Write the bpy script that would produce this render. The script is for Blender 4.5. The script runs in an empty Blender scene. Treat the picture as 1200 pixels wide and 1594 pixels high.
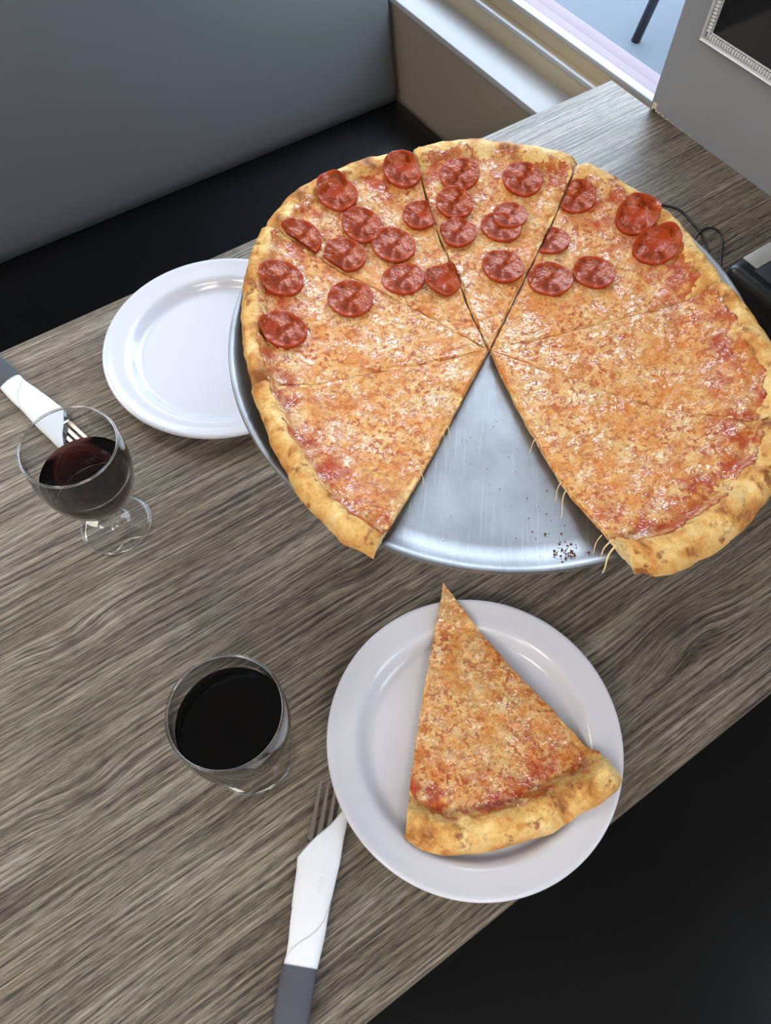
import bpy, bmesh, math, random
from mathutils import Vector, Matrix, noise

# ------------------------------------------------------------------ camera, sky, exposure
sc = bpy.context.scene
COL = sc.collection
T = 0.75                                   # height of the table top above the floor
cam_d = bpy.data.cameras.new('camera'); cam = bpy.data.objects.new('camera', cam_d); COL.objects.link(cam)
cam_d.sensor_fit = 'VERTICAL'; cam_d.sensor_height = 36.0; cam_d.lens = 1190 / 1594 * 36.0
cam_d.clip_start = 0.02
RX, RY, RZ = (0.82489, -0.48981, 0.28220), (-0.56521, -0.72297, 0.39730), (0.00942, -0.48723, -0.87322)
cam.matrix_world = Matrix(((RX[0], -RX[1], -RX[2], 0), (RY[0], -RY[1], -RY[2], 0),
                           (RZ[0], -RZ[1], -RZ[2], T + 0.671), (0, 0, 0, 1)))
sc.camera = cam
w = bpy.data.worlds.new('sky'); sc.world = w; w.use_nodes = True
bg = w.node_tree.nodes['Background']
bg.inputs[0].default_value = (0.70, 0.84, 1.0, 1); bg.inputs[1].default_value = 4.8
vs = sc.view_settings
vs.view_transform = 'Standard'; vs.look = 'None'; vs.gamma = 1.0; vs.use_curve_mapping = False
vs.exposure = 0.66
sc.cycles.max_bounces = 12; sc.cycles.diffuse_bounces = 5; sc.cycles.glossy_bounces = 5
sc.cycles.transmission_bounces = 10; sc.cycles.transparent_max_bounces = 12
sc.cycles.sample_clamp_indirect = 6.0
CEIL_POWER = 9.5

# ------------------------------------------------------------------ helpers
def lin(r, g, b):
    f = lambda c: (c / 255 / 12.92) if c / 255 <= 0.04045 else ((c / 255 + 0.055) / 1.055) ** 2.4
    return (f(r), f(g), f(b), 1.0)

class NT:
    """tiny node-tree writer"""
    def __init__(s, name):
        s.m = bpy.data.materials.new(name); s.m.use_nodes = True
        s.t = s.m.node_tree; s.b = s.t.nodes['Principled BSDF']; s.out = s.t.nodes['Material Output']
        s.tc = None
    def n(s, typ, **kw):
        nd = s.t.nodes.new(typ)
        for k, v in kw.items(): setattr(nd, k, v)
        return nd
    def put(s, sock, v):
        if isinstance(v, bpy.types.NodeSocket): s.t.links.new(v, sock)
        elif v is not None: sock.default_value = v
    def coord(s):
        if s.tc is None: s.tc = s.n('ShaderNodeTexCoord').outputs['Object']
        return s.tc
    def mapping(s, scale, vec=None, loc=(0, 0, 0), rot=(0, 0, 0)):
        m = s.n('ShaderNodeMapping'); s.put(m.inputs['Vector'], vec or s.coord())
        m.inputs['Scale'].default_value = scale; m.inputs['Location'].default_value = loc; m.inputs['Rotation'].default_value = rot
        return m.outputs[0]
    def noise(s, scale, detail=3, rough=0.5, dist=0.0, vec=None):
        nd = s.n('ShaderNodeTexNoise'); s.put(nd.inputs['Vector'], vec or s.coord())
        nd.inputs['Scale'].default_value = scale; nd.inputs['Detail'].default_value = detail
        nd.inputs['Roughness'].default_value = rough; nd.inputs['Distortion'].default_value = dist
        return nd.outputs['Fac']
    def ramp(s, fac, stops, interp='LINEAR'):
        r = s.n('ShaderNodeValToRGB'); s.put(r.inputs[0], fac); cr = r.color_ramp; cr.interpolation = interp
        while len(cr.elements) < len(stops): cr.elements.new(0.5)
        for e, (p, c) in zip(cr.elements, stops):
            e.position = p; e.color = c if hasattr(c, '__len__') else (c, c, c, 1)
        return r.outputs[0]
    def mix(s, fac, a, b, blend='MIX'):
        m = s.n('ShaderNodeMix', data_type='RGBA', blend_type=blend)
        s.put(m.inputs[0], fac); s.put(m.inputs[6], a); s.put(m.inputs[7], b)
        return m.outputs[2]
    def math(s, op, a, b=None, clamp=False):
        m = s.n('ShaderNodeMath', operation=op, use_clamp=clamp); s.put(m.inputs[0], a); s.put(m.inputs[1], b)
        return m.outputs[0]
    def attr(s, name):
        return s.n('ShaderNodeAttribute', attribute_name=name).outputs['Fac']
    def bump(s, h, strength=0.3, dist=0.001, normal=None):
        b = s.n('ShaderNodeBump'); s.put(b.inputs['Height'], h)
        b.inputs['Strength'].default_value = strength; b.inputs['Distance'].default_value = dist
        if normal is not None: s.put(b.inputs['Normal'], normal)
        return b.outputs[0]
    def done(s, col=None, rough=None, metal=None, spec=None, normal=None, **kw):
        I = s.b.inputs
        if col is not None: s.put(I['Base Color'], col)
        if rough is not None: s.put(I['Roughness'], rough)
        if metal is not None: s.put(I['Metallic'], metal)
        if spec is not None: s.put(I['Specular IOR Level'], spec)
        if normal is not None: s.put(I['Normal'], normal)
        for k, v in kw.items(): s.put(I[k.replace('_', ' ')], v)
        return s.m

def mesh_obj(name, verts, faces, mat, parent=None, smooth=True, attrs=None, loc=None):
    me = bpy.data.meshes.new(name); me.from_pydata([tuple(v) for v in verts], [], faces); me.update()
    if smooth: me.polygons.foreach_set('use_smooth', [True] * len(me.polygons))
    if attrs:
        for k, vals in attrs.items():
            a = me.attributes.new(k, 'FLOAT', 'POINT'); a.data.foreach_set('value', vals)
    me.materials.append(mat)
    o = bpy.data.objects.new(name, me); COL.objects.link(o)
    if parent is not None: o.parent = parent
    if loc is not None: o.location = loc
    return o

def bm_obj(name, bm, mat, parent=None, smooth=False, loc=None, angle=None):
    me = bpy.data.meshes.new(name); bmesh.ops.recalc_face_normals(bm, faces=bm.faces[:]); bm.to_mesh(me); bm.free()
    if smooth: me.polygons.foreach_set('use_smooth', [True] * len(me.polygons))
    me.materials.append(mat)
    if angle is not None: me.set_sharp_from_angle(angle=math.radians(angle))
    o = bpy.data.objects.new(name, me); COL.objects.link(o)
    if parent is not None: o.parent = parent
    if loc is not None: o.location = loc
    return o

def box_bm(lo, hi, bev=0.0, seg=2, bm=None):
    bm = bm or bmesh.new()
    c = [(a + b) / 2 for a, b in zip(lo, hi)]; s = [b - a for a, b in zip(lo, hi)]
    r = bmesh.ops.create_cube(bm, size=1.0, matrix=Matrix.Translation(c) @ Matrix.Diagonal((*s, 1)))
    if bev > 0:
        es = list({e for v in r['verts'] for e in v.link_edges})
        bmesh.ops.bevel(bm, geom=es, offset=bev, segments=seg, profile=0.5, affect='EDGES')
    return bm

def box(name, lo, hi, mat, parent=None, bev=0.0, seg=2, loc=None):
    return bm_obj(name, box_bm(lo, hi, bev, seg), mat, parent, smooth=bev > 0, loc=loc, angle=40 if bev > 0 else None)

def lathe(name, prof, mat, parent=None, seg=72, loc=None, closed=False):
    V, F, idx = [], [], []
    for r, z in prof:
        if r < 1e-6: idx.append([len(V)]); V.append((0, 0, z))
        else:
            idx.append(list(range(len(V), len(V) + seg)))
            V += [(r * math.cos(2 * math.pi * k / seg), r * math.sin(2 * math.pi * k / seg), z) for k in range(seg)]
    pairs = list(zip(idx, idx[1:])) + ([(idx[-1], idx[0])] if closed else [])
    for a, b in pairs:
        for k in range(seg):
            k2 = (k + 1) % seg
            if len(a) == 1 and len(b) > 1: F.append((a[0], b[k2], b[k]))
            elif len(b) == 1 and len(a) > 1: F.append((a[k], a[k2], b[0]))
            elif len(a) > 1: F.append((a[k], a[k2], b[k2], b[k]))
    bm = bmesh.new(); me = bpy.data.meshes.new('tmp'); me.from_pydata(V, [], F); bm.from_mesh(me); bpy.data.meshes.remove(me)
    return bm_obj(name, bm, mat, parent, smooth=True, loc=loc, angle=50)

def smooth_path(pts, n=8, cyc=False):
    P = [Vector(p) for p in pts]; out = []; N = len(P)
    rng = range(N if cyc else N - 1)
    for i in rng:
        g = lambda j: P[j % N] if cyc else P[max(0, min(N - 1, j))]
        a, b, c, d = g(i - 1), g(i), g(i + 1), g(i + 2)
        for k in range(n):
            t = k / n
            out.append(0.5 * ((2 * b) + (c - a) * t + (2 * a - 5 * b + 4 * c - d) * t * t + (3 * b - a - 3 * c + d) * t ** 3))
    if not cyc: out.append(P[-1])
    return out

def tube(name, pts, r, mat, parent=None, seg=8, cyc=False, loc=None):
    """swept tube; r may be a number or a function of 0..1"""
    V, F = [], []; n = len(pts); pts = [Vector(p) for p in pts]; up = Vector((0, 0, 1)); prev = None
    for i, p in enumerate(pts):
        t = (pts[(i + 1) % n] - pts[i - 1]) if cyc else (pts[min(i + 1, n - 1)] - pts[max(i - 1, 0)])
        t.normalize()
        a = prev - t * prev.dot(t) if prev is not None else t.orthogonal()
        a.normalize(); b = t.cross(a); prev = a
        rr = r(i / max(1, n - 1)) if callable(r) else r
        V += [p + (a * math.cos(2 * math.pi * k / seg) + b * math.sin(2 * math.pi * k / seg)) * rr for k in range(seg)]
    for i in range(n if cyc else n - 1):
        j = (i + 1) % n
        F += [(i * seg + k, i * seg + (k + 1) % seg, j * seg + (k + 1) % seg, j * seg + k) for k in range(seg)]
    if not cyc: F += [tuple(range(seg))[::-1], tuple(range((n - 1) * seg, n * seg))]
    return mesh_obj(name, V, F, mat, parent, loc=loc)

def tag(o, label, cat, group=None):
    o['label'] = label; o['category'] = cat
    if group: o['group'] = group
    return o

def thing(name, label, cat, loc=(0, 0, 0), rz=0.0, group=None):
    o = bpy.data.objects.new(name, None); COL.objects.link(o); o.empty_display_size = 0.02
    o.location = loc; o.rotation_euler = (0, 0, rz)
    return tag(o, label, cat, group)

def struct(o, label=None, cat=None):
    o['kind'] = 'structure'
    if label: o['label'] = label
    if cat: o['category'] = cat
    return o

def copy_tree(o, parent=None):
    c = o.copy(); COL.objects.link(c); c.parent = parent
    for ch in list(o.children): copy_tree(ch, c)
    return c

def sstep(a, b, x):
    t = max(0.0, min(1.0, (x - a) / (b - a))); return t * t * (3 - 2 * t)

def interp(xs, ys, x):
    if x <= xs[0]: return ys[0]
    for i in range(1, len(xs)):
        if x <= xs[i]:
            t = (x - xs[i - 1]) / (xs[i] - xs[i - 1]); return ys[i - 1] + t * (ys[i] - ys[i - 1])
    return ys[-1]

def nz(x, y, z=0.0, s=1.0): return noise.noise(Vector((x * s, y * s, z)))

# ------------------------------------------------------------------ materials
def plain(name, rgb, rough=0.5, metal=0.0, bump=0.0, bscale=200, spec=0.5, vary=0.0):
    t = NT(name); c = lin(*rgb)
    col = c
    if vary > 0:
        col = t.mix(t.noise(6, 5, 0.6), tuple(x * (1 - vary) for x in c[:3]) + (1,), tuple(min(1, x * (1 + vary)) for x in c[:3]) + (1,))
    nrm = t.bump(t.noise(bscale, 3), bump, 0.0006) if bump > 0 else None
    return t.done(col, rough, metal, spec, nrm)

KNOTS = [(-0.3385, 0.0141, 0.035, 0.018, 0.007), (-0.0732, -0.0804, 0.028, 0.013, 0.006), (0.1335, -0.292, 0.050, 0.025, -0.011), (-0.3832, -0.1172, 0.035, 0.018, 0.007)]
def wood_mat():
    t = NT('weathered_oak_laminate')
    co = t.coord()
    sep = t.n('ShaderNodeSeparateXYZ'); t.put(sep.inputs[0], co)
    warp = t.noise(1.0, 3, 0.55, vec=t.mapping((2.2, 6.0, 1)))
    y2 = t.math('ADD', sep.outputs[1], t.math('MULTIPLY', t.math('SUBTRACT', warp, 0.5), 0.022))
    knot = None
    for kx, ky, ax, ay, amp in KNOTS:                 # grain bends around a few knots
        dx = t.math('DIVIDE', t.math('SUBTRACT', sep.outputs[0], kx), ax); dy = t.math('DIVIDE', t.math('SUBTRACT', sep.outputs[1], ky), ay)
        d2 = t.math('ADD', t.math('MULTIPLY', dx, dx), t.math('MULTIPLY', dy, dy))
        wgt = t.math('DIVIDE', 1.0, t.math('ADD', t.math('MULTIPLY', d2, d2), 1.0))
        y2 = t.math('ADD', y2, t.math('MULTIPLY', wgt, amp))
        core = t.math('DIVIDE', 1.0, t.math('ADD', t.math('MULTIPLY', d2, 18.0), 1.0))
        knot = core if knot is None else t.math('MAXIMUM', knot, core)
    cmb = t.n('ShaderNodeCombineXYZ'); t.put(cmb.inputs[0], sep.outputs[0]); t.put(cmb.inputs[1], y2)
    v = cmb.outputs[0]
    s1 = t.noise(1.0, 8, 0.68, vec=t.mapping((5, 300, 1), v))
    s2 = t.noise(1.0, 5, 0.65, vec=t.mapping((55, 880, 1), v))
    s3 = t.noise(1.0, 3, 0.55, vec=t.mapping((2.6, 26, 1), v))
    s4 = t.noise(1.0, 4, 0.6, vec=t.mapping((5, 9, 1), v))
    g = t.math('ADD', t.math('MULTIPLY', s1, 0.62), t.math('MULTIPLY', s2, 0.38))
    col = t.ramp(g, [(0.39, lin(34, 30, 27)), (0.455, lin(100, 91, 82)), (0.53, lin(154, 145, 134)), (0.63, lin(204, 197, 187))])
    tint = t.ramp(s3, [(0.3, lin(140, 132, 122)), (0.5, lin(186, 180, 172)), (0.7, lin(222, 222, 223))])
    col = t.mix(0.75, col, t.mix(1.0, col, tint, 'MULTIPLY'))
    col = t.mix(t.ramp(s4, [(0.46, 0.0), (0.66, 0.5)]), col, t.mix(1.0, col, lin(205, 178, 148), 'MULTIPLY'))
    col = t.mix(t.math('MULTIPLY', knot, 0.75), col, lin(52, 47, 43))
    nrm = t.bump(g, 0.5, 0.0010)
    rough = t.ramp(g, [(0.35, 0.46), (0.65, 0.30)])
    return t.done(col, rough, 0, 0.5, nrm)

def cheese_mat():
    t = NT('melted_cheese')
    rim = t.attr('rim')
    oil = t.noise(22, 3, 0.55)
    patch = t.noise(70, 6, 0.66, 0.3)
    spk = t.noise(220, 5, 0.62, 0.2)
    fine = t.noise(620, 3, 0.6)
    col = t.ramp(patch, [(0.30, lin(206, 122, 60)), (0.43, lin(222, 156, 88)), (0.54, lin(232, 186, 122)), (0.68, lin(242, 214, 164))])
    col = t.mix(t.ramp(oil, [(0.46, 0.0), (0.64, 0.60)]), col, t.mix(0.6, col, lin(226, 132, 48)))
    reds = t.ramp(spk, [(0.515, 0.0), (0.575, 0.85)])
    reds = t.math('MULTIPLY', reds, t.ramp(t.noise(35, 3, 0.5), [(0.35, 0.25), (0.6, 1.0)]))
    col = t.mix(reds, col, lin(172, 70, 28))
    col = t.mix(t.ramp(fine, [(0.56, 0.0), (0.64, 0.55)]), col, lin(150, 72, 36))
    sauce = t.math('MULTIPLY', t.ramp(rim, [(0.70, 0.0), (0.93, 1.0)]), t.ramp(t.noise(48, 4, 0.6), [(0.46, 0.0), (0.60, 0.85)]), True)
    col = t.mix(sauce, col, lin(170, 40, 10))
    edge = t.math('MULTIPLY', t.ramp(rim, [(0.93, 0.0), (1.0, 1.0)]), t.ramp(patch, [(0.4, 0.85), (0.62, 0.2)]), True)
    col = t.mix(edge, col, lin(184, 92, 30))
    hgt = t.math('ADD', t.math('MULTIPLY', spk, 0.6), t.math('MULTIPLY', patch, 0.8))
    nrm = t.bump(hgt, 0.8, 0.0045)
    rough = t.ramp(t.noise(90, 3), [(0.35, 0.13), (0.65, 0.30)])
    cn = t.bump(t.math('ADD', t.noise(150, 2, 0.5), t.math('MULTIPLY', t.noise(45, 2, 0.5), 1.6)), 1.0, 0.006)
    return t.done(col, 0.45, 0, 0.2, nrm, Coat_Weight=t.ramp(t.noise(60, 4), [(0.44, 0.03), (0.60, 1.0)]), Coat_IOR=1.9, Coat_Roughness=0.05, Coat_Normal=cn)

def crust_mat():
    t = NT('baked_crust')
    s = t.attr('rim')
    blot = t.noise(34, 4, 0.6, 0.4); sm = t.noise(240, 4, 0.6)
    col = t.ramp(blot, [(0.34, lin(244, 218, 158)), (0.48, lin(230, 188, 116)), (0.57, lin(204, 144, 76)), (0.66, lin(140, 82, 40))])
    col = t.mix(t.ramp(sm, [(0.45, 0.0), (0.7, 0.35)]), col, lin(190, 130, 70))
    outer = t.ramp(s, [(0.70, 0.0), (1.0, 0.6)])
    col = t.mix(outer, col, t.mix(0.7, col, lin(176, 112, 52)))
    col = t.mix(t.ramp(t.noise(85, 4, 0.6), [(0.57, 0.0), (0.67, 0.85)]), col, lin(138, 76, 34))
    crumb = t.ramp(t.attr('cut'), [(0.4, 0.0), (0.6, 1.0)])
    col = t.mix(crumb, col, t.ramp(t.noise(330, 4, 0.7), [(0.35, lin(206, 168, 104)), (0.6, lin(244, 226, 178))]))
    bub = t.noise(95, 3, 0.55)
    nrm = t.bump(t.math('ADD', t.math('MULTIPLY', sm, 0.6), t.math('MULTIPLY', bub, 1.4)), 0.9, 0.0032)
    return t.done(col, 0.62, 0, 0.3, nrm)

def pepperoni_mat():
    t = NT('pepperoni_meat')
    r = t.attr('rim')
    a = t.noise(130, 5, 0.6); b = t.noise(420, 3, 0.6)
    col = t.ramp(a, [(0.32, lin(92, 28, 4)), (0.5, lin(146, 54, 12)), (0.68, lin(182, 84, 24))])
    col = t.mix(t.ramp(b, [(0.58, 0.0), (0.70, 0.5)]), col, lin(196, 112, 60))
    col = t.mix(t.ramp(r, [(0.80, 0.0), (0.97, 0.75)]), col, lin(172, 66, 36))
    nrm = t.bump(t.math('ADD', a, t.math('MULTIPLY', b, 0.3)), 0.5, 0.0014)
    cn = t.bump(t.noise(170, 3, 0.6), 0.8, 0.004)
    return t.done(col, 0.5, 0, 0.05, nrm, Coat_Weight=t.ramp(t.noise(110, 3), [(0.46, 0.0), (0.6, 0.7)]), Coat_Roughness=0.06, Coat_IOR=1.7, Coat_Normal=cn)

def pan_mat():
    t = NT('worn_aluminium')
    scr = t.noise(1.0, 4, 0.6, vec=t.mapping((14, 520, 1), t.mapping((1, 1, 1), rot=(0, 0, math.radians(-50)))))
    scr2 = t.noise(1.0, 4, 0.6, vec=t.mapping((25, 800, 1), t.mapping((1, 1, 1), rot=(0, 0, math.radians(-60)))))
    st = t.noise(14, 5, 0.6)
    col = t.ramp(st, [(0.3, lin(150, 151, 154)), (0.7, lin(182, 184, 188))])
    col = t.mix(t.ramp(scr, [(0.58, 0.0), (0.72, 0.5)]), col, lin(205, 207, 211))
    rough = t.math('ADD', t.math('MULTIPLY', scr2, 0.22), 0.38)
    nrm = t.bump(t.math('ADD', scr, scr2), 0.16, 0.0006)
    return t.done(col, rough, 1.0, 0.5, nrm)

def glass_mat():
    t = NT('clear_glass')
    tr = t.n('ShaderNodeBsdfTransparent'); gl = t.n('ShaderNodeBsdfGlossy'); gl.inputs['Roughness'].default_value = 0.01
    lw = t.n('ShaderNodeLayerWeight'); lw.inputs['Blend'].default_value = 0.5
    t.put(tr.inputs['Color'], t.ramp(lw.outputs['Facing'], [(0.0, (0.985, 0.988, 0.99, 1)), (0.7, (0.93, 0.94, 0.945, 1)), (1.0, (0.5, 0.53, 0.55, 1))]))
    sch = t.math('ADD', t.math('MULTIPLY', t.math('POWER', lw.outputs['Facing'], 4.0), 0.96), 0.05)
    mx = t.n('ShaderNodeMixShader')
    t.put(mx.inputs[0], sch); t.put(mx.inputs[1], tr.outputs[0]); t.put(mx.inputs[2], gl.outputs[0])
    t.t.links.new(mx.outputs[0], t.out.inputs['Surface'])
    return t.m

def wine_mat():
    t = NT('red_wine_liquid')
    t.done((0.92, 0.55, 0.55, 1), 0.0, 0, 0.5, IOR=1.34, Transmission_Weight=1.0)
    va = t.n('ShaderNodeVolumeAbsorption'); va.inputs['Color'].default_value = (0.42, 0.012, 0.03, 1); va.inputs['Density'].default_value = 170
    t.t.links.new(va.outputs[0], t.out.inputs['Volume'])
    return t.m

def pane_mat():
    t = NT('window_pane_glass')
    tr = t.n('ShaderNodeBsdfTransparent'); gl = t.n('ShaderNodeBsdfGlossy'); gl.inputs['Roughness'].default_value = 0.0
    lw = t.n('ShaderNodeLayerWeight'); lw.inputs['Blend'].default_value = 0.5
    sch = t.math('ADD', t.math('MULTIPLY', t.math('POWER', lw.outputs['Facing'], 5.0), 0.9), 0.03)
    mx = t.n('ShaderNodeMixShader')
    t.put(mx.inputs[0], sch); t.put(mx.inputs[1], tr.outputs[0]); t.put(mx.inputs[2], gl.outputs[0])
    t.t.links.new(mx.outputs[0], t.out.inputs['Surface'])
    return t.m

def emit(name, rgb, strength):
    t = NT(name)
    return t.done((0.9, 0.9, 0.9, 1), 0.5, Emission_Color=(*rgb, 1), Emission_Strength=strength)

M = dict(
    wood=wood_mat(), cheese=cheese_mat(), crust=crust_mat(), pep=pepperoni_mat(), pan=pan_mat(),
    glass=glass_mat(), solid_glass=NT('solid_glass_bead').done((1, 1, 1, 1), 0.0, 0, 0.5, IOR=1.5, Transmission_Weight=1.0), wine=wine_mat(), pane=pane_mat(),
    edge=plain('table_edge_band', (96, 88, 80), 0.45, vary=0.2),
    plate=plain('white_melamine', (208, 209, 220), 0.12, bump=0.0),
    black_vinyl=plain('black_vinyl', (8, 8, 9), 0.26, bump=0.05, bscale=900, spec=0.3),
    grey_vinyl=plain('grey_vinyl', (86, 90, 94), 0.42, bump=0.06, bscale=900),
    booth_side=plain('booth_base_laminate', (40, 38, 38), 0.5),
    tan=plain('taupe_wall_paint', (150, 138, 126), 0.6, bump=0.05, vary=0.04),
    sill=plain('white_sill_paint', (168, 170, 174), 0.35, vary=0.04),
    beige=plain('beige_window_frame', (176, 164, 142), 0.45, vary=0.05),
    ledge=plain('mauve_outer_ledge', (98, 80, 90), 0.45, vary=0.06),
    grey_wall=plain('grey_wall_paint', (142, 144, 150), 0.5, bump=0.05, bscale=60, vary=0.05),
    room=plain('cream_wall_paint', (206, 202, 194), 0.7),
    ceil=plain('white_ceiling_paint', (226, 224, 220), 0.8),
    floor=plain('dark_floor', (84, 78, 72), 0.5, vary=0.2),
    pave=plain('concrete_paving', (84, 92, 102), 0.85, bump=0.2, vary=0.1),
    silver=plain('silver_moulding', (222, 224, 228), 0.3, 0.2),
    steel=plain('polished_steel', (204, 194, 180), 0.22, 1.0),
    dark_glass=plain('dark_framed_glass', (32, 33, 36), 0.08, vary=0.3),
    napkin=plain('white_paper_napkin', (224, 227, 235), 0.85, bump=0.35, bscale=350),
    band=plain('grey_paper_band', (70, 74, 84), 0.7, bump=0.2, bscale=500, vary=0.08),
    black=plain('black_plastic', (16, 16, 18), 0.35),
    wire=plain('black_wire', (22, 23, 26), 0.4),
    brushed=plain('brushed_metal_strip', (190, 190, 190), 0.4, 0.5),
    crumb=plain('burnt_crumbs', (92, 52, 26), 0.8, vary=0.4),
    string=plain('cheese_strings', (236, 214, 168), 0.25),
    chipped=plain('chipped_plaster', (208, 196, 172), 0.8),
    chair=plain('dark_chair_metal', (44, 48, 56), 0.4),
    lamp=emit('ceiling_lamp_diffuser', (1.0, 0.93, 0.82), CEIL_POWER),
)

# ------------------------------------------------------------------ the room
struct(box('floor', (-4.0, -3.0, -0.05), (1.02, 4.0, 0.0), M['floor']))
struct(box('ceiling', (-4.0, -3.0, 2.75), (1.06, 4.0, 2.85), M['ceil']))
struct(box('wall_back', (-4.0, 4.0, 0.0), (1.06, 4.1, 2.75), M['room']))
struct(box('wall_left', (-4.1, -3.0, 0.0), (-4.0, 4.1, 2.75), M['room']))
struct(box('wall_front', (-4.1, -3.1, 0.0), (1.06, -3.0, 2.75), M['room']))
struct(box('wall_corner', (0.88, 3.9, 0.0), (1.06, 4.0, 2.75), M['grey_wall']))
wr = struct(box('wall_right', (0.906, -0.75, 0.0), (1.06, 0.64, 2.75), M['grey_wall']))
struct(box('wall_apron', (0.906, -3.0, 0.0), (1.06, -0.75, T - 0.112), M['tan']))
struct(box('trim_header', (0.906, -3.0, 2.45), (1.06, -0.75, 2.75), M['grey_wall']))
w2 = struct(box('window_2', (0.981, -3.0, T - 0.112), (0.984, -0.75, 2.45), M['pane']))
box('bottom_rail', (0.955, -3.0, T - 0.112), (0.990, -0.75, T - 0.06), M['beige'], w2, 0.002)
box('top_rail', (0.955, -3.0, 2.40), (0.990, -0.75, 2.45), M['beige'], w2, 0.002)
chip = bmesh.new(); random.seed(3)
for k in range(9):
    yy = 0.634 - k * k * 0.0011 - random.random() * 0.002; s_ = 0.0045 / (1 + k * 0.45)
    box_bm((0.9045, yy - s_, T + 0.0005), (0.9075, yy + s_ * 0.7, T + 0.001 + s_ * (2.2 if k == 0 else 0.9)), 0.0004, 1, chip)
bm_obj('chipped_paint', chip, M['chipped'], wr)['kind'] = 'stuff'
struct(box('wall_window', (0.88, 0.64, 0.0), (1.05, 3.9, T - 0.112), M['tan']))
struct(box('trim_lintel', (0.906, 0.64, 2.45), (1.06, 3.9, 2.75), M['grey_wall']))
struct(box('trim_sill', (0.876, 0.64, T - 0.112), (0.960, 3.9, T - 0.10), M['sill'], bev=0.002))
win = bpy.data.objects.new('window_1', None); COL.objects.link(win); win.location = (0.95, 1.07, T - 0.1); win['kind'] = 'structure'
def wl(p): return (p[0] - 0.95, p[1] - 1.07, p[2] - T + 0.1)
def wbox(name, lo, hi, mat, bev=0.0): return box(name, wl(lo), wl(hi), mat, win, bev)
wbox('lower_step', (0.950, 0.64, T - 0.101), (0.972, 3.9, T - 0.064), M['beige'], 0.002)
wbox('ridge', (0.947, 0.64, T - 0.068), (0.954, 3.9, T - 0.060), M['sill'], 0.0015)
wbox('upper_step', (0.970, 0.64, T - 0.101), (0.990, 3.9, T - 0.040), M['beige'], 0.002)
wbox('bottom_rail', (0.968, 0.64, T - 0.044), (0.980, 3.9, T - 0.036), M['sill'], 0.0015)
wbox('outer_ledge', (0.988, 0.64, T - 0.12), (1.030, 3.9, T - 0.055), M['ledge'], 0.002)
wbox('outer_nosing', (1.028, 0.55, T - 0.14), (1.085, 3.9, T - 0.075), M['ledge'], 0.003)
wbox('top_rail', (0.955, 0.64, 2.40), (0.990, 3.9, 2.452), M['beige'], 0.002)
wbox('far_jamb', (0.955, 3.86, T - 0.06), (0.990, 3.905, 2.42), M['beige'], 0.002)
wbox('pane', (0.981, 0.64, T - 0.045), (0.984, 3.87, 2.41), M['pane'])
pv = struct(box('pavement', (1.05, -8, -0.05), (14, 14, 0.0), M['pave']))
# ceiling lamps
def lamp(x, y, label):
    t = thing('ceiling_light', label, 'ceiling light', (x, y, 2.75), group='ceiling light panels')
    fr = bmesh.new()
    for lo, hi in (((-.62, -.32, -.04), (.62, -.30, 0.0)), ((-.62, .30, -.04), (.62, .32, 0.0)), ((-.62, -.30, -.04), (-.60, .30, 0.0)), ((.60, -.30, -.04), (.62, .30, 0.0))):
        box_bm(lo, hi, 0, bm=fr)
    bm_obj('frame', fr, M['sill'], t)
    box('diffuser', (-.60, -.30, -.032), (.60, .30, -.022), M['lamp'], t)
for x, y in ((-1.9, -0.4), (-0.5, -1.6), (-3.2, -1.6), (-1.9, 2.4), (-0.5, 2.6)):
    lamp(x, y, 'rectangular white ceiling light panel above the dining room')

# ------------------------------------------------------------------ booths and table
def cushion(name, lo, hi, r, mat, parent, nx=24, ny=12, dome=0.012, loc=None):
    """soft rounded slab: a subdivided box with rounded border and a gentle crown"""
    V, F = [], []
    def pt(u, v, top):
        x = lo[0] + (hi[0] - lo[0]) * u; y = lo[1] + (hi[1] - lo[1]) * v
        dx = min(x - lo[0], hi[0] - x); dy = min(y - lo[1], hi[1] - y); d = min(dx, dy, r)
        z = hi[2] - r + math.sqrt(max(0, r * r - (r - d) ** 2)) + dome * math.sin(math.pi * u) ** 0.5 * math.sin(math.pi * v) ** 0.5 if top else lo[2]
        return (x, y, z)
    def ease(n): return [0.5 - 0.5 * math.cos(math.pi * i / n) for i in range(n + 1)]
    U_, W_ = ease(nx), ease(ny)
    for top in (1, 0):
        for u in U_:
            for v in W_: V.append(pt(u, v, top))
    s = ny + 1; off = (nx + 1) * s
    for i in range(nx):
        for j in range(ny):
            a = i * s + j
            F.append((a, a + s, a + s + 1, a + 1)); F.append((off + a, off + a + 1, off + a + s + 1, off + a + s))
    for i in range(nx):
        a = i * s; F.append((a, off + a, off + a + s, a + s)); a = i * s + ny; F.append((a, a + s, off + a + s, off + a))
    for j in range(ny):
        a = j; F.append((a, a + 1, off + a + 1, off + a)); a = nx * s + j; F.append((a, off + a, off + a + 1, a + 1))
    return mesh_obj(name, V, F, mat, parent, loc=loc)

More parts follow.
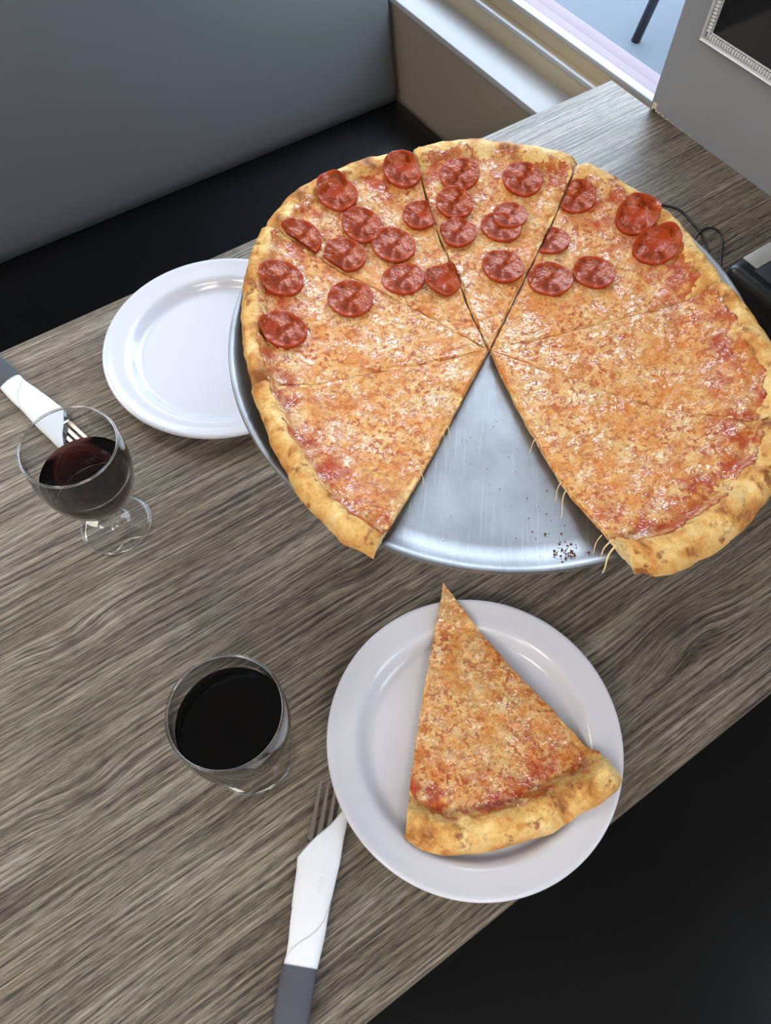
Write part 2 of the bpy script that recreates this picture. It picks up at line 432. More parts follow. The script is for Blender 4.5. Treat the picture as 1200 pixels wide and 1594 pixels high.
b1 = thing('booth_bench', 'booth bench with grey backrest and black seat beside the window sill', 'bench', (0.1, 1.2, 0))
cushion('seat_cushion', (-1.1, -0.47, 0.36), (0.774, 0.03, 0.478), 0.02, M['black_vinyl'], b1, dome=-0.004)
box('base', (-1.1, -0.42, 0.0), (0.774, 0.20, 0.362), M['booth_side'], b1)
bk = cushion('backrest', (-1.1, -0.02, 0.0), (0.772, 0.80, 0.10), 0.03, M['grey_vinyl'], b1, nx=30, ny=16, dome=0.006)
bk.location = (0, 0.095, 0.47); bk.rotation_euler = (math.radians(90 - 12), 0, 0)
b2 = thing('booth_bench', 'black vinyl booth bench beside the plate holding the pizza slice', 'bench', (0.1, -0.35, 0))
cushion('seat_cushion', (-1.3, -0.25, 0.33), (0.80, 0.42, 0.47), 0.03, M['black_vinyl'], b2, dome=0.004)
box('base', (-1.3, -0.36, 0.0), (0.80, 0.22, 0.332), M['booth_side'], b2)
bk = cushion('backrest', (-1.3, -0.02, 0.0), (0.80, 0.60, 0.10), 0.03, M['grey_vinyl'], b2, nx=30, ny=16)
bk.location = (0, -0.24, 0.45); bk.rotation_euler = (math.radians(90 + 10), 0, 0)

TX0, TX1, TY0, TY1 = -0.42, 0.9055, -0.0405, 0.7207
tb = thing('dining_table', 'weathered grey wood-grain table the pizza pan and plates stand on', 'table', (0.24, 0.34, 0))
def tl(p): return (p[0] - 0.24, p[1] - 0.34, p[2])
box('tabletop', tl((TX0 + .0012, TY0 + .0012, T - 0.03)), tl((TX1, TY1 - .0012, T)), M['wood'], tb, 0.0008, 1)
eb = bmesh.new()
box_bm(tl((TX0, TY0, T - .031)), tl((TX1, TY0 + .0014, T - .0008)), 0, bm=eb)
box_bm(tl((TX0, TY1 - .0014, T - .031)), tl((TX1, TY1, T - .0008)), 0, bm=eb)
box_bm(tl((TX0, TY0, T - .031)), tl((TX0 + .0014, TY1, T - .0008)), 0, bm=eb)
bm_obj('edge_band', eb, M['edge'], tb)
lathe('pedestal', [(0, 0.02), (0.05, 0.02), (0.045, 0.05), (0.038, 0.06), (0.038, T - .05), (0.12, T - .045), (0.12, T - .03), (0, T - .03)], M['black'], tb, 32)
lathe('foot_plate', [(0, 0), (0.25, 0), (0.25, 0.008), (0.06, 0.025), (0, 0.025)], M['black'], tb, 48)

# ------------------------------------------------------------------ framed panel on the grey wall
fx = 0.906
fp = thing('picture_frame', 'silver beaded frame around dark glass hung on the grey wall', 'picture frame', (fx, 0.40, T + 0.36))
Y0, Y1, Z0, Z1 = -0.197, 0.197, -0.243, 0.30          # outer frame, local y / z
def rail(name, a, b, inward, mat, w0, w1, h):
    """mitred moulding between two outer corners (local y,z), set in by w0..w1, h proud of the wall"""
    (ya, za), (yb, zb) = a, b
    d = Vector((yb - ya, zb - za)).normalized(); n = Vector(inward)
    def q(end, wd, x): p = Vector(end) + n * wd + (d * wd if end is a else -d * wd); return (-x, p.x, p.y)
    V = []
    for end in (a, b):
        for k in range(7):
            f = k / 6; wd = w0 + (w1 - w0) * f; V.append(q(end, wd, h * (math.sin(math.pi * f) ** 0.6)))
    F = [(k, k + 1, 8 + k, 7 + k) for k in range(6)] + [tuple(range(7))[::-1], tuple(range(7, 14)), (0, 7, 13, 6)]
    bm = bmesh.new(); me = bpy.data.meshes.new('t'); me.from_pydata(V, [], F); bm.from_mesh(me); bpy.data.meshes.remove(me)
    return bm_obj(name, bm, mat, fp, smooth=True, angle=60)
cs = [(Y0, Z0), (Y1, Z0), (Y1, Z1), (Y0, Z1)]; ins = [(0, 1), (-1, 0), (0, -1), (1, 0)]
for k in range(4):
    rail('frame_rail', cs[k], cs[(k + 1) % 4], ins[k], M['silver'], 0.0, 0.0065, 0.010)
    rail('inner_rail', cs[k], cs[(k + 1) % 4], ins[k], M['silver'], 0.0125, 0.0155, 0.006)
    bd = bmesh.new(); a, b = Vector(cs[k]), Vector(cs[(k + 1) % 4]); d = (b - a); L = d.length; d.normalize(); n_ = Vector(ins[k])
    m_ = int(L / 0.0042)
    for i in range(3, m_ - 2):
        p = a + d * ((i + .5) * L / m_) + n_ * 0.0095
        hw = Vector((abs(d.x) * 0.0015 + abs(n_.x) * 0.0029, abs(d.y) * 0.0015 + abs(n_.y) * 0.0029))
        box_bm((-0.007, p.x - hw.x, p.y - hw.y), (0.0, p.x + hw.x, p.y + hw.y), 0.0006, 1, bd)
    o = bm_obj('bead_strip', bd, M['silver'], fp); o['kind'] = 'stuff'
box('backing', (-0.003, Y0 + .004, Z0 + .004), (0.0005, Y1 - .004, Z1 - .004), M['black'], fp)
box('dark_glass', (-0.0045, Y0 + .014, Z0 + .014), (-0.002, Y1 - .014, Z1 - .014), M['dark_glass'], fp)

# ------------------------------------------------------------------ patio chair outside
pc = thing('patio_chair', 'dark metal patio chair standing on the pavement outside', 'chair', (2.35, 1.45, 0))
for sx, sy in ((-1, 1), (-1, -1), (1, 1), (1, -1)):
    tube('leg', [(sx * 0.222, sy * 0.19, 0.0), (sx * 0.16, sy * 0.17, 0.25), (sx * 0.17, sy * 0.17, 0.45)] if False else [(sx * 0.222, sy * 0.19, 0.0), (sx * 0.15, sy * 0.15, 0.45)], 0.015, M['chair'], pc, 12)
box('seat', (-0.22, -0.22, 0.45), (0.22, 0.22, 0.475), M['chair'], pc, 0.008)
for sy in (-1, 1): tube('back_post', [(0.2, sy * 0.19, 0.46), (0.28, sy * 0.19, 0.9)], 0.014, M['chair'], pc, 10)
box('backrest', (0.24, -0.2, 0.62), (0.265, 0.2, 0.88), M['chair'], pc, 0.006)

# ------------------------------------------------------------------ plates
def plate_z(r, R):
    k = r / R
    return interp([0, .70, .735, .775, .80, .82, 1.0], [.0050, .0050, .0066, .0140, .0168, .0176, .0215], k)
def plate(loc, R, label, group=None):
    prof = [(0, 0.0015), (R * .60, 0.0015), (R * .62, 0.0), (R * .66, 0.0), (R * .68, 0.002), (R * .76, 0.008), (R * .83, 0.0118), (R * .985, 0.0165),
            (R * .998, 0.0180), (R, 0.0198), (R * .996, 0.0213), (R * .985, 0.0220), (R * .965, 0.0216)]
    for k in (.93, .89, .85, .825, .805, .785, .765, .745, .725, .70, .68, .66, .62, .5, .3, .1): prof.append((R * k, plate_z(R * k, R)))
    prof.append((0, 0.0050))
    o = lathe('dinner_plate', prof, M['plate'], None, 128, (*loc, T))
    return tag(o, label, 'plate', group)
P1, R1 = (0.1500, 0.0759), 0.1240
P2, R2 = (0.1815, 0.5770), 0.1295
plate(P1, R1, 'white plate holding a single plain pizza slice')
plate(P2, R2, 'empty white plate partly under the edge of the pizza pan')

# ------------------------------------------------------------------ pan and stand
PC = (0.3405, 0.3220); PZ = 0.158; PR = 0.2290
st = thing('pizza_stand', 'black wire stand holding the pizza pan above the table', 'stand', (*PC, T))
def ring(r, z, n=64): return [(r * math.cos(2 * math.pi * k / n), r * math.sin(2 * math.pi * k / n), z) for k in range(n)]
tube('top_ring', ring(0.115, PZ - 0.0058), 0.0035, M['wire'], st, 10, True)
tube('base_ring', ring(0.105, 0.0035), 0.0035, M['wire'], st, 10, True)
for k in range(3):
    a = math.radians(40 + 120 * k); c, s = math.cos(a), math.sin(a)
    tube('leg', [(0.105 * c, 0.105 * s, 0.004), (0.110 * c, 0.110 * s, 0.08), (0.115 * c, 0.115 * s, PZ - 0.0058)], 0.0032, M['wire'], st, 10)
pz = PZ
pan = lathe('pizza_pan', [(0, pz - .002), (.200, pz - .002), (.212, pz), (.2255, pz + .0082), (.2285, pz + .0085), (PR, pz + .0105), (.2282, pz + .0128), (.2262, pz + .0130),
                          (.2235, pz + .0118), (.2205, pz + .0088), (.2150, pz + .0046), (.2080, pz + .0012), (.2000, pz + .0002), (.15, pz), (.08, pz), (0, pz)], M['pan'], None, 160, (*PC, T))
tag(pan, 'round worn aluminium pan raised on a stand under the large pizza', 'pan')

# ------------------------------------------------------------------ pizza
CX, CY = 0.3269, 0.3109
OA = [-149.9, -103.5, -99.7, -93.1, -86.1, -78.8, -70.2, -59.3, -49.0, -37.4, -27.7, -19.6, -12.3, -4.8, 1.4, 7.9, 15.5, 24.3, 31.5, 36.9, 44.0, 52.5, 60.9, 69.8, 78.7, 88.2, 96.6, 105.0, 112.0, 115.5, 122.3, 131.7, 141.4, 153.0, 162.5, 173.7, 183.3, 194.0, 203.1, 210.1]
OR = [.2236, .2290, .2400, .2470, .2490, .2494, .2510, .2515, .2480, .2390, .2310, .2250, .2255, .2300, .2362, .2404, .2446, .2516, .2564, .2605, .2637, .2654, .2645, .2600, .2601, .2591, .2586, .2532, .2455, .2417, .2327, .2205, .2124, .2054, .2040, .2058, .2112, .2198, .2262, .2245]

def build_slice(root, name_seed, edgeL, edgeR, rout, base_z, tc=0.885, dome=0.0135, cut=(1, 1), nt=54, nv=64, crust_bub=1.0):
    """edgeL/edgeR: angle (rad) as a function of t; rout(angle): outer radius; base_z(x, y, t): underside height; all local to root"""
    sd = name_seed * 7.3
    def edge_w(a, r, sgn):                       # ragged cut: small sideways wiggle
        return (nz(r * 90, sd + sgn * 3.1) * 0.0009 + nz(r * 300, sd + sgn * 5.7) * 0.0005)
    def xy(t, v, inset=0.0011):
        aL, aR = edgeL(t), edgeR(t)
        a = aL + (aR - aL) * v; r = rout(edgeL(1) + (edgeR(1) - edgeL(1)) * v) * t
        r += nz(v * 7, sd, 1.3) * 0.0022 * sstep(.8, 1, t) + nz(v * 22, sd, 4.3) * 0.0010 * sstep(.9, 1, t)
        x, y = r * math.cos(a), r * math.sin(a)
        wl_, wr_ = (inset + edge_w(a, r, 0)) * (1 - v) ** 6, (inset + edge_w(a, r, 1)) * v ** 6
        x += -math.sin(a) * (wl_ - wr_); y += math.cos(a) * (wl_ - wr_)
        return x, y
    def tcv(v): return tc + nz(v * 5, sd, 9.1) * 0.016 + nz(v * 16, sd, 2.2) * 0.008
    def dough(t, v, x, y):
        b = base_z(x, y, t)
        c = tcv(v) - 0.02; s = (t - c) / (1 - c)
        h = 0.0045 + nz(x * 60, y * 60, sd) * 0.0006
        if s > 0:
            q = math.sin(math.pi * min(1, s) ** 0.82) if s < 1 else 0.0
            big = 1 + crust_bub * (0.40 * nz(x * 30, y * 30, sd + 2) + 0.26 * nz(x * 75, y * 75, sd + 5) + 0.10 * nz(x * 170, y * 170, sd + 8))
            h += dome * max(0, q) ** (0.62 if s ** 0.82 > 0.5 else 1.05) * big - 0.0015 * sstep(.85, 1, s)
        return b + h, s
    # crust: the whole dough sector
    ts = [0.012 + (tc - 0.05 - 0.012) * i / (nt // 2) for i in range(nt // 2)] + [tc - 0.05 + (1.05 - tc) * (1 - (1 - i / 30) ** 1.5) for i in range(31)]
    V, F, A, Cu = [], [], [], []; n2 = nv + 1
    for t in ts:
        for j in range(n2):
            v = j / nv; x, y = xy(t, v); z, s = dough(t, v, x, y)
            e = sstep(0, .035, v) * sstep(0, .035, 1 - v)
            if s > 0: z -= (1 - e) * 0.004 * sstep(0, .3, s)
            V.append((x, y, z)); A.append(max(0.0, min(1.0, s))); Cu.append(0.0)
    off = len(V)
    for t in ts:
        for j in range(n2):
            v = j / nv; x, y = xy(t, v, 0.0010); k = 1 - 0.012 * sstep(.93, 1, t)
            V.append((x * k, y * k, base_z(x, y, t) + 0.003 * sstep(.9, 1, t) ** 2)); A.append(1.0 if t > .9 else 0.5); Cu.append(0.0)
    rows = len(ts)
    for i in range(rows - 1):
        for j in range(nv):
            a = i * n2 + j
            F.append((a, a + n2, a + n2 + 1, a + 1)); F.append((off + a, off + a + 1, off + a + n2 + 1, off + a + n2))
    # side walls get their own vertices so the cut crumb colour stays on them
    def wall(idx_list, is_cut, flip):
        base = len(V); m = 5
        for ii, i in enumerate(idx_list):
            a, b = Vector(V[i]), Vector(V[off + i])
            for k in range(m):
                p = a.lerp(b, k / (m - 1))
                if is_cut and 0 < k < m - 1 :
                    p += Vector((nz(p.x * 500, p.y * 500, k + sd), nz(p.y * 500, p.x * 500, k + sd + 3), 0)) * 0.0010
                V.append(tuple(p)); A.append(A[i]); Cu.append(1.0 if is_cut else 0.0)
        for ii in range(len(idx_list) - 1):
            for k in range(m - 1):
                q = base + ii * m + k; f = (q, q + 1, q + m + 1, q + m)
                F.append(f[::-1] if flip else f)
    wall([i * n2 for i in range(rows)], cut[0], False); wall([i * n2 + nv for i in range(rows)], cut[1], True)
    wall([(rows - 1) * n2 + j for j in range(n2)], False, False); wall([j for j in range(n2)], True, True)
    mesh_obj('crust', V, F, M['crust'], root, attrs={'rim': A, 'cut': Cu})
    # cheese and sauce layer
    NT_, NV_ = 96, 80; V, F, A = [], [], []; n2 = NV_ + 1
    def ctop(t, v):
        x, y = xy(t, v, 0.0008); z, s = dough(t, v, x, y)
        k = min(1, 8 * v, 8 * (1 - v)); u = t / tcv(v)
        z += 0.0018 + 0.0016 * nz(x * 45, y * 45, sd + 11) + 0.0011 * nz(x * 120, y * 120, sd + 13) + 0.0007 * nz(x * 260, y * 260, sd + 17)
        z -= 0.0014 * (1 - sstep(0, .06, v)) + 0.0014 * (1 - sstep(0, .06, 1 - v)) + 0.0016 * sstep(.93, 1.0, u)
        return x, y, z
    def tout(v): return tcv(v) + 0.006 + nz(v * 30, sd, 6.6) * 0.010 + nz(v * 75, sd, 3.6) * 0.006
    for i in range(NT_ + 1):
        f = i / NT_
        for j in range(n2):
            v = j / NV_; t = 0.010 + (tout(v) - 0.010) * f
            V.append(ctop(t, v)); A.append(f)
    def skirt(idx, flip):
        base = len(V)
        for i in idx: p = V[i]; V.append((p[0], p[1], p[2] - 0.004)); A.append(A[i])
        for k in range(len(idx) - 1):
            f = (idx[k], base + k, base + k + 1, idx[k + 1]); F.append(f[::-1] if flip else f)
    for i in range(NT_):
        for j in range(NV_):
            a = i * n2 + j; F.append((a, a + n2, a + n2 + 1, a + 1))
    skirt([i * n2 for i in range(NT_ + 1)], False); skirt([i * n2 + NV_ for i in range(NT_ + 1)], True)
    skirt([NT_ * n2 + j for j in range(n2)], False); skirt(list(range(n2)), True)
    mesh_obj('cheese_topping', V, F, M['cheese'], root, attrs={'rim': A})
    def surf(x, y):                                # height of the cheese near (x, y)
        r = math.hypot(x, y); a = math.atan2(y, x)
        best = None
        aL, aR = edgeL(.6), edgeR(.6)
        while a < min(aL, aR) - math.pi: a += 2 * math.pi
        while a > max(aL, aR) + math.pi: a -= 2 * math.pi
        v = max(0.0, min(1.0, (a - aL) / (aR - aL))); t = min(0.99, r / rout(edgeL(1) + (edgeR(1) - edgeL(1)) * v))
        z, s = dough(min(t, tc + 0.035), v, x, y)
        return z + 0.0016 + 0.0012 * nz(x * 45, y * 45, sd + 11)
    return surf

def pizza_base(x, y, t):
    rp = math.hypot(x + CX - PC[0], y + CY - PC[1])
    return 0.0008 + 0.0135 * sstep(.150, .2235, rp) - 0.0015 * sstep(.235, .262, rp)

def pepperoni(root, x, y, z, R, seed, clampL, clampR, surf, fold=0.0):
    V, F, A = [], [], []; rings = [0.0, .1, .2, .3, .4, .5, .6, .7, .78, .85, .91, .96, 1.0]; seg = 52; rnd = random.Random(seed)
    el, ph = 1 + rnd.uniform(-.05, .05), rnd.uniform(0, 6.28); cup = rnd.uniform(0.0012, 0.0030)
    h_ = 0.013; gx_ = (surf(x + h_, y) - surf(x - h_, y)) / (2 * h_); gy_ = (surf(x, y + h_) - surf(x, y - h_)) / (2 * h_)
    z = max(z, (surf(x + h_, y) + surf(x - h_, y) + surf(x, y + h_) + surf(x, y - h_)) / 4)
    def clampxy(px, py):
        gx, gy = x + px, y + py
        for ang, sgn in ((clampL, 1), (clampR, -1)):
            nx_, ny_ = -math.sin(ang) * sgn, math.cos(ang) * sgn      # inward normal of the cut
            dd = gx * nx_ + gy * ny_ - 0.0012
            if dd < 0: gx -= nx_ * dd; gy -= ny_ * dd
        return gx - x, gy - y
    def pos(k, a, top):
        r = R * k * (1 + 0.05 * nz(math.cos(a) * 1.2, math.sin(a) * 1.2, seed * 3.7))
        px, py = r * math.cos(a) * el, r * math.sin(a) / el
        zz = cup * k ** 3 + 0.0003 * nz(px * 130, py * 130, seed) + 0.0008 * nz(px * 60, py * 60, seed + 9) * k
        if fold: zz += fold * abs(px * math.cos(ph) + py * math.sin(ph)) / R - fold * 0.3
        qx, qy = clampxy(px, py)
        pl = gx_ * qx + gy_ * qy; zz += pl + 0.8 * (surf(x + qx, y + qy) - z - pl)
        if k > .97: zz -= 0.0003
        return (qx, qy, zz + (0.0024 if top else -0.0010))
    V.append(pos(0, 0, 1)); A.append(0.0)
    for k in rings[1:]:
        for i in range(seg): V.append(pos(k, 2 * math.pi * i / seg, 1)); A.append(k)
    for i in range(seg): F.append((0, 1 + i, 1 + (i + 1) % seg))
    for rr in range(len(rings) - 2):
        for i in range(seg):
            a, b = 1 + rr * seg + i, 1 + rr * seg + (i + 1) % seg; F.append((a, a + seg, b + seg, b))
    lo = len(V)
    for i in range(seg): V.append(pos(0.985, 2 * math.pi * i / seg, 0)); A.append(1.0)
    last = 1 + (len(rings) - 2) * seg
    for i in range(seg): j = (i + 1) % seg; F.append((last + i, lo + i, lo + j, last + j))
    F.append(tuple(range(lo, lo + seg))[::-1])
    mesh_obj('pepperoni', V, F, M['pep'], root, attrs={'rim': A}, loc=(x, y, z))

PEP = [(0.0624, 0.2221), (0.1094, 0.1898), (0.158, 0.1493), (0.1875, 0.1016), (0.214, 0.0452), (0.2046, 0.0075), (-0.0101, 0.2294), (-0.0695, 0.2003), (-0.1111, 0.1653), (-0.14, 0.1147), (-0.0674, 0.1141), (-0.0419, 0.1629), (-0.0084, 0.1844), (0.004, 0.1496), (0.0481, 0.1677), (0.084, 0.162), (0.0636, 0.1296), (0.102, 0.1123), (0.1188, 0.1193), (0.13, 0.0725), (0.0709, 0.0705), (-0.0129, 0.1099), (0.017, 0.0877), (0.0978, 0.0347), (0.1359, 0.0179)]
PEPR = {5: 1.05, 10: 1.06, 13: 1.08, 14: 0.9, 15: 0.93, 16: 0.93, 18: 0.85, 19: 0.92, 3: 0.95, 23: 1.06, 22: 0.95}
CUTS = dict(G=(-109, -102.5), F=(-61, -56.5), E=(-16.8, -16.8), D=(31.3, 31.8), C=(71.5, 69.6), B=(106.5, 111.2), A=(160, 160), H=(210, 210))
SL = [('G', 'F', 'plain cheese slice beside the gap in the pizza, touching another plain slice', (True, False)),
      ('F', 'E', 'plain cheese slice lying between a pepperoni slice and another plain slice', (False, False)),
      ('E', 'D', 'pizza slice with six pepperoni next to the plain cheese slices', (False, False)),
      ('D', 'C', 'pizza slice with seven pepperoni opposite the gap in the pizza', (False, False)),
      ('C', 'B', 'pizza slice with nine pepperoni, the most crowded of the pizza', (False, False)),
      ('B', 'A', 'pizza slice with only three pepperoni, over the empty plate', (False, False)),
      ('A', 'H', 'plain cheese slice beside the gap in the pizza, touching a pepperoni slice', (False, True))]
lift = {'G': 0.0034, 'F': 0.0016, 'E': 0.0, 'D': 0.0008, 'C': 0.0, 'B': 0.0008, 'A': 0.0028}
slice_root = {}
for i, (a, b, lab, cut) in enumerate(SL):
    ra = lambda t, q=CUTS[a]: math.radians(q[0] + (q[1] - q[0]) * t)
    rb = lambda t, q=CUTS[b]: math.radians(q[0] + (q[1] - q[0]) * t)
    root = thing('pizza_slice', lab, 'pizza slice', (CX, CY, T + PZ + lift[a]), group='slices of the large pizza')
    slice_root[a] = root
    surf = build_slice(root, i + 1, ra, rb, lambda ang: interp(OA, OR, math.degrees(ang)), pizza_base, tc={'G': .885, 'F': .900, 'A': .915, 'B': .922}.get(a, .918), dome={'G': .0140, 'F': .0105, 'A': .0105}.get(a, .0088), cut=(1 if cut[0] else 1, 1))
    for k, (px, py) in enumerate(PEP):
        rr_ = math.hypot(px, py); f_ = rr_ / interp(OA, OR, math.degrees(math.atan2(py, px)))
        if f_ > .80: px, py = px * (1 - .004 / rr_), py * (1 - .004 / rr_)
        r = math.hypot(px, py); t = min(1, r / 0.24); ang = math.atan2(py, px)
        if ra(t) <= ang < rb(t):
            z0 = surf(px, py)
            pepperoni(root, px, py, z0, 0.0194 * PEPR.get(k, 1.0), k + 1, ra(t), rb(t), surf, fold=0.006 if k == 22 else 0.0)
# strings of cheese hanging from the slices by the gap
def string(root, pts, r): tube('cheese_string', smooth_path(pts, 6), lambda f: r * (0.75 - 0.45 * f), M['string'], root, 6)
def polar(ang, r, z): a = math.radians(ang); return (r * math.cos(a), r * math.sin(a), z)
for (an, rr, dx, ln, th) in ((-103.3, .208, -3.0, .012, .0012), (-103.5, .203, -2.6, .008, .0009), (-104.4, .196, -2.4, .010, .0006), (-106, .150, -3.2, .018, .0007), (-106.3, .143, -2.6, .010, .0006), (-107.5, .100, -3.0, .006, .0005)):
    string(slice_root['G'], [polar(an + .6, rr, .010 + .006 * sstep(.15, .22, rr)), polar(an + dx * .4, rr + ln * .3, .008 + .005 * sstep(.15, .22, rr)), polar(an + dx * .75, rr + ln * .8, .0018 + .004 * sstep(.17, .22, rr)), polar(an + dx, rr + ln, .0008 + .004 * sstep(.18, .22, rr))], th)
for (an, rr, dx, ln, th) in ((209.6, .090, 3.0, .006, .0007), (209.6, .140, 2.2, .007, .0006), (209.7, .097, 6.5, .028, .0003)):
    string(slice_root['A'], [polar(an - .6, rr, .008), polar(an + dx * .4, rr + ln * .3, .006), polar(an + dx, rr + ln, .0004)], th)

# crumbs on the pan
random.seed(11); cb = bmesh.new()
def crumb(ang, r, s):
    a = math.radians(ang); x, y = CX + r * math.cos(a), CY + r * math.sin(a)
    rp = math.hypot(x - PC[0], y - PC[1]); z = T + PZ + 0.0003 + max(0, (rp - .206)) * 0.62
    bmesh.ops.create_icosphere(cb, subdivisions=1, radius=s, matrix=Matrix.Translation((x, y, z + s * .4)) @ Matrix.Rotation(random.random() * 6, 4, 'Z') @ Matrix.Diagonal((1, .6 + random.random() * .5, .6, 1)))
for k in range(46): crumb(random.gauss(-111, 1.5), random.gauss(.196, .008), random.uniform(.0004, .0013))
for k in range(14): crumb(random.gauss(-113, 3), random.gauss(.165, .02), random.uniform(.0003, .0007))
for k in range(26): crumb(random.uniform(-146, -112), random.uniform(.06, .2), random.uniform(.0002, .0006))
co = bm_obj('crumbs', cb, M['crumb']); co['kind'] = 'stuff'; tag(co, 'burnt brown crumbs scattered on the bare part of the pan', 'crumbs')

# ------------------------------------------------------------------ slice on the plate
TP = (0.2105, 0.2035)
pr = thing('pizza_slice', 'single plain cheese slice lying on the white plate', 'pizza slice', (*TP, T))
LO = [(-134.6, .2215), (-131.5, .2262), (-126, .2300), (-118, .2285), (-112, .2285), (-105, .2275), (-98, .2255), (-92, .2270), (-87.5, .2265), (-85.6, .2240)]
def plate_base(x, y, t):
    px, py = x + TP[0] - P1[0], y + TP[1] - P1[1]; r = math.hypot(px, py)
    return max(plate_z(min(r, R1), R1), 0.0105 + 0.004 * (1 - t)) + 0.0012
build_slice(pr, 12, lambda t: math.radians(-135.4 + 1.2 * t - 3.2 * math.sin(math.pi * t) * 0.3), lambda t: math.radians(-90.5 + 5.2 * t + 1.0 * math.sin(math.pi * t)),
            lambda ang: interp([q[0] for q in LO], [q[1] for q in LO], math.degrees(ang)), plate_base, tc=0.875, dome=0.0130, crust_bub=1.0)

# ------------------------------------------------------------------ wine glasses
GO = [(0, 0.0004), (.0325, 0.0002), (.0342, .0006), (.0345, .0014), (.0338, .0022), (.028, .0030), (.016, .0045), (.008, .0075), (.0050, .012), (.0042, .018), (.0042, .030), (.0052, .038),
      (.0090, .0425), (.0170, .0475), (.0255, .0550), (.0330, .0655), (.0385, .0780), (.0416, .0920), (.0427, .1060), (.0423, .1220), (.0411, .1362)]
GI = [(.0408, .1372), (.0402, .1368), (.0398, .1350), (.0410, .1220), (.0414, .1060), (.0403, .0925), (.0372, .0790), (.0318, .0670), (.0244, .0570), (.0160, .0500), (.0080, .0462), (0, .0452)]
def gi_r(z): return interp([p[1] for p in GI[::-1]], [p[0] for p in GI[::-1]], z)
def torus_prof(R, z, r, n=12): return [(R + r * math.cos(2 * math.pi * k / n), z + r * math.sin(2 * math.pi * k / n)) for k in range(n)]
def wineglass(loc, level, label, wlabel):
    g = thing('wine_glass', label, 'wine glass', (*loc, T))
    lathe('foot', GO[:9] + [(0, .012)], M['glass'], g, 96)
    lathe('stem', [(.0050, .0118)] + GO[8:12] + [(.0058, .0392)], M['glass'], g, 48)
    bowl = lathe('bowl', [(0, .0385)] + GO[11:] + GI, M['glass'], g, 96)
    lathe('rim', torus_prof(.0406, .1372, .0011), M['solid_glass'], bowl, 96, closed=True)
    lathe('foot_edge', torus_prof(.0340, .0016, .0010), M['solid_glass'], g, 96, closed=True)
    e = 0.0003
    prof = [(0, .0452 - e)] + [(r + e, z - e * .5) for r, z in GI[::-1] if 0 < r and z < level - .002] + [(gi_r(level) + e, level + .0006), (gi_r(level) - .0012, level), (gi_r(level) - .004, level - .0004), (0, level - .0004)]
    wn = lathe('red_wine', prof, M['wine'], None, 96, (*loc, T)); tag(wn, wlabel, 'wine')
wineglass((-0.0115, 0.4440), 0.092, 'stemmed glass of red wine beside the empty plate', 'red wine in the glass beside the empty plate')
wineglass((-0.0100, 0.1745), 0.105, 'fuller stemmed glass of red wine near the fork tines', 'dark red wine in the fuller glass near the fork tines')

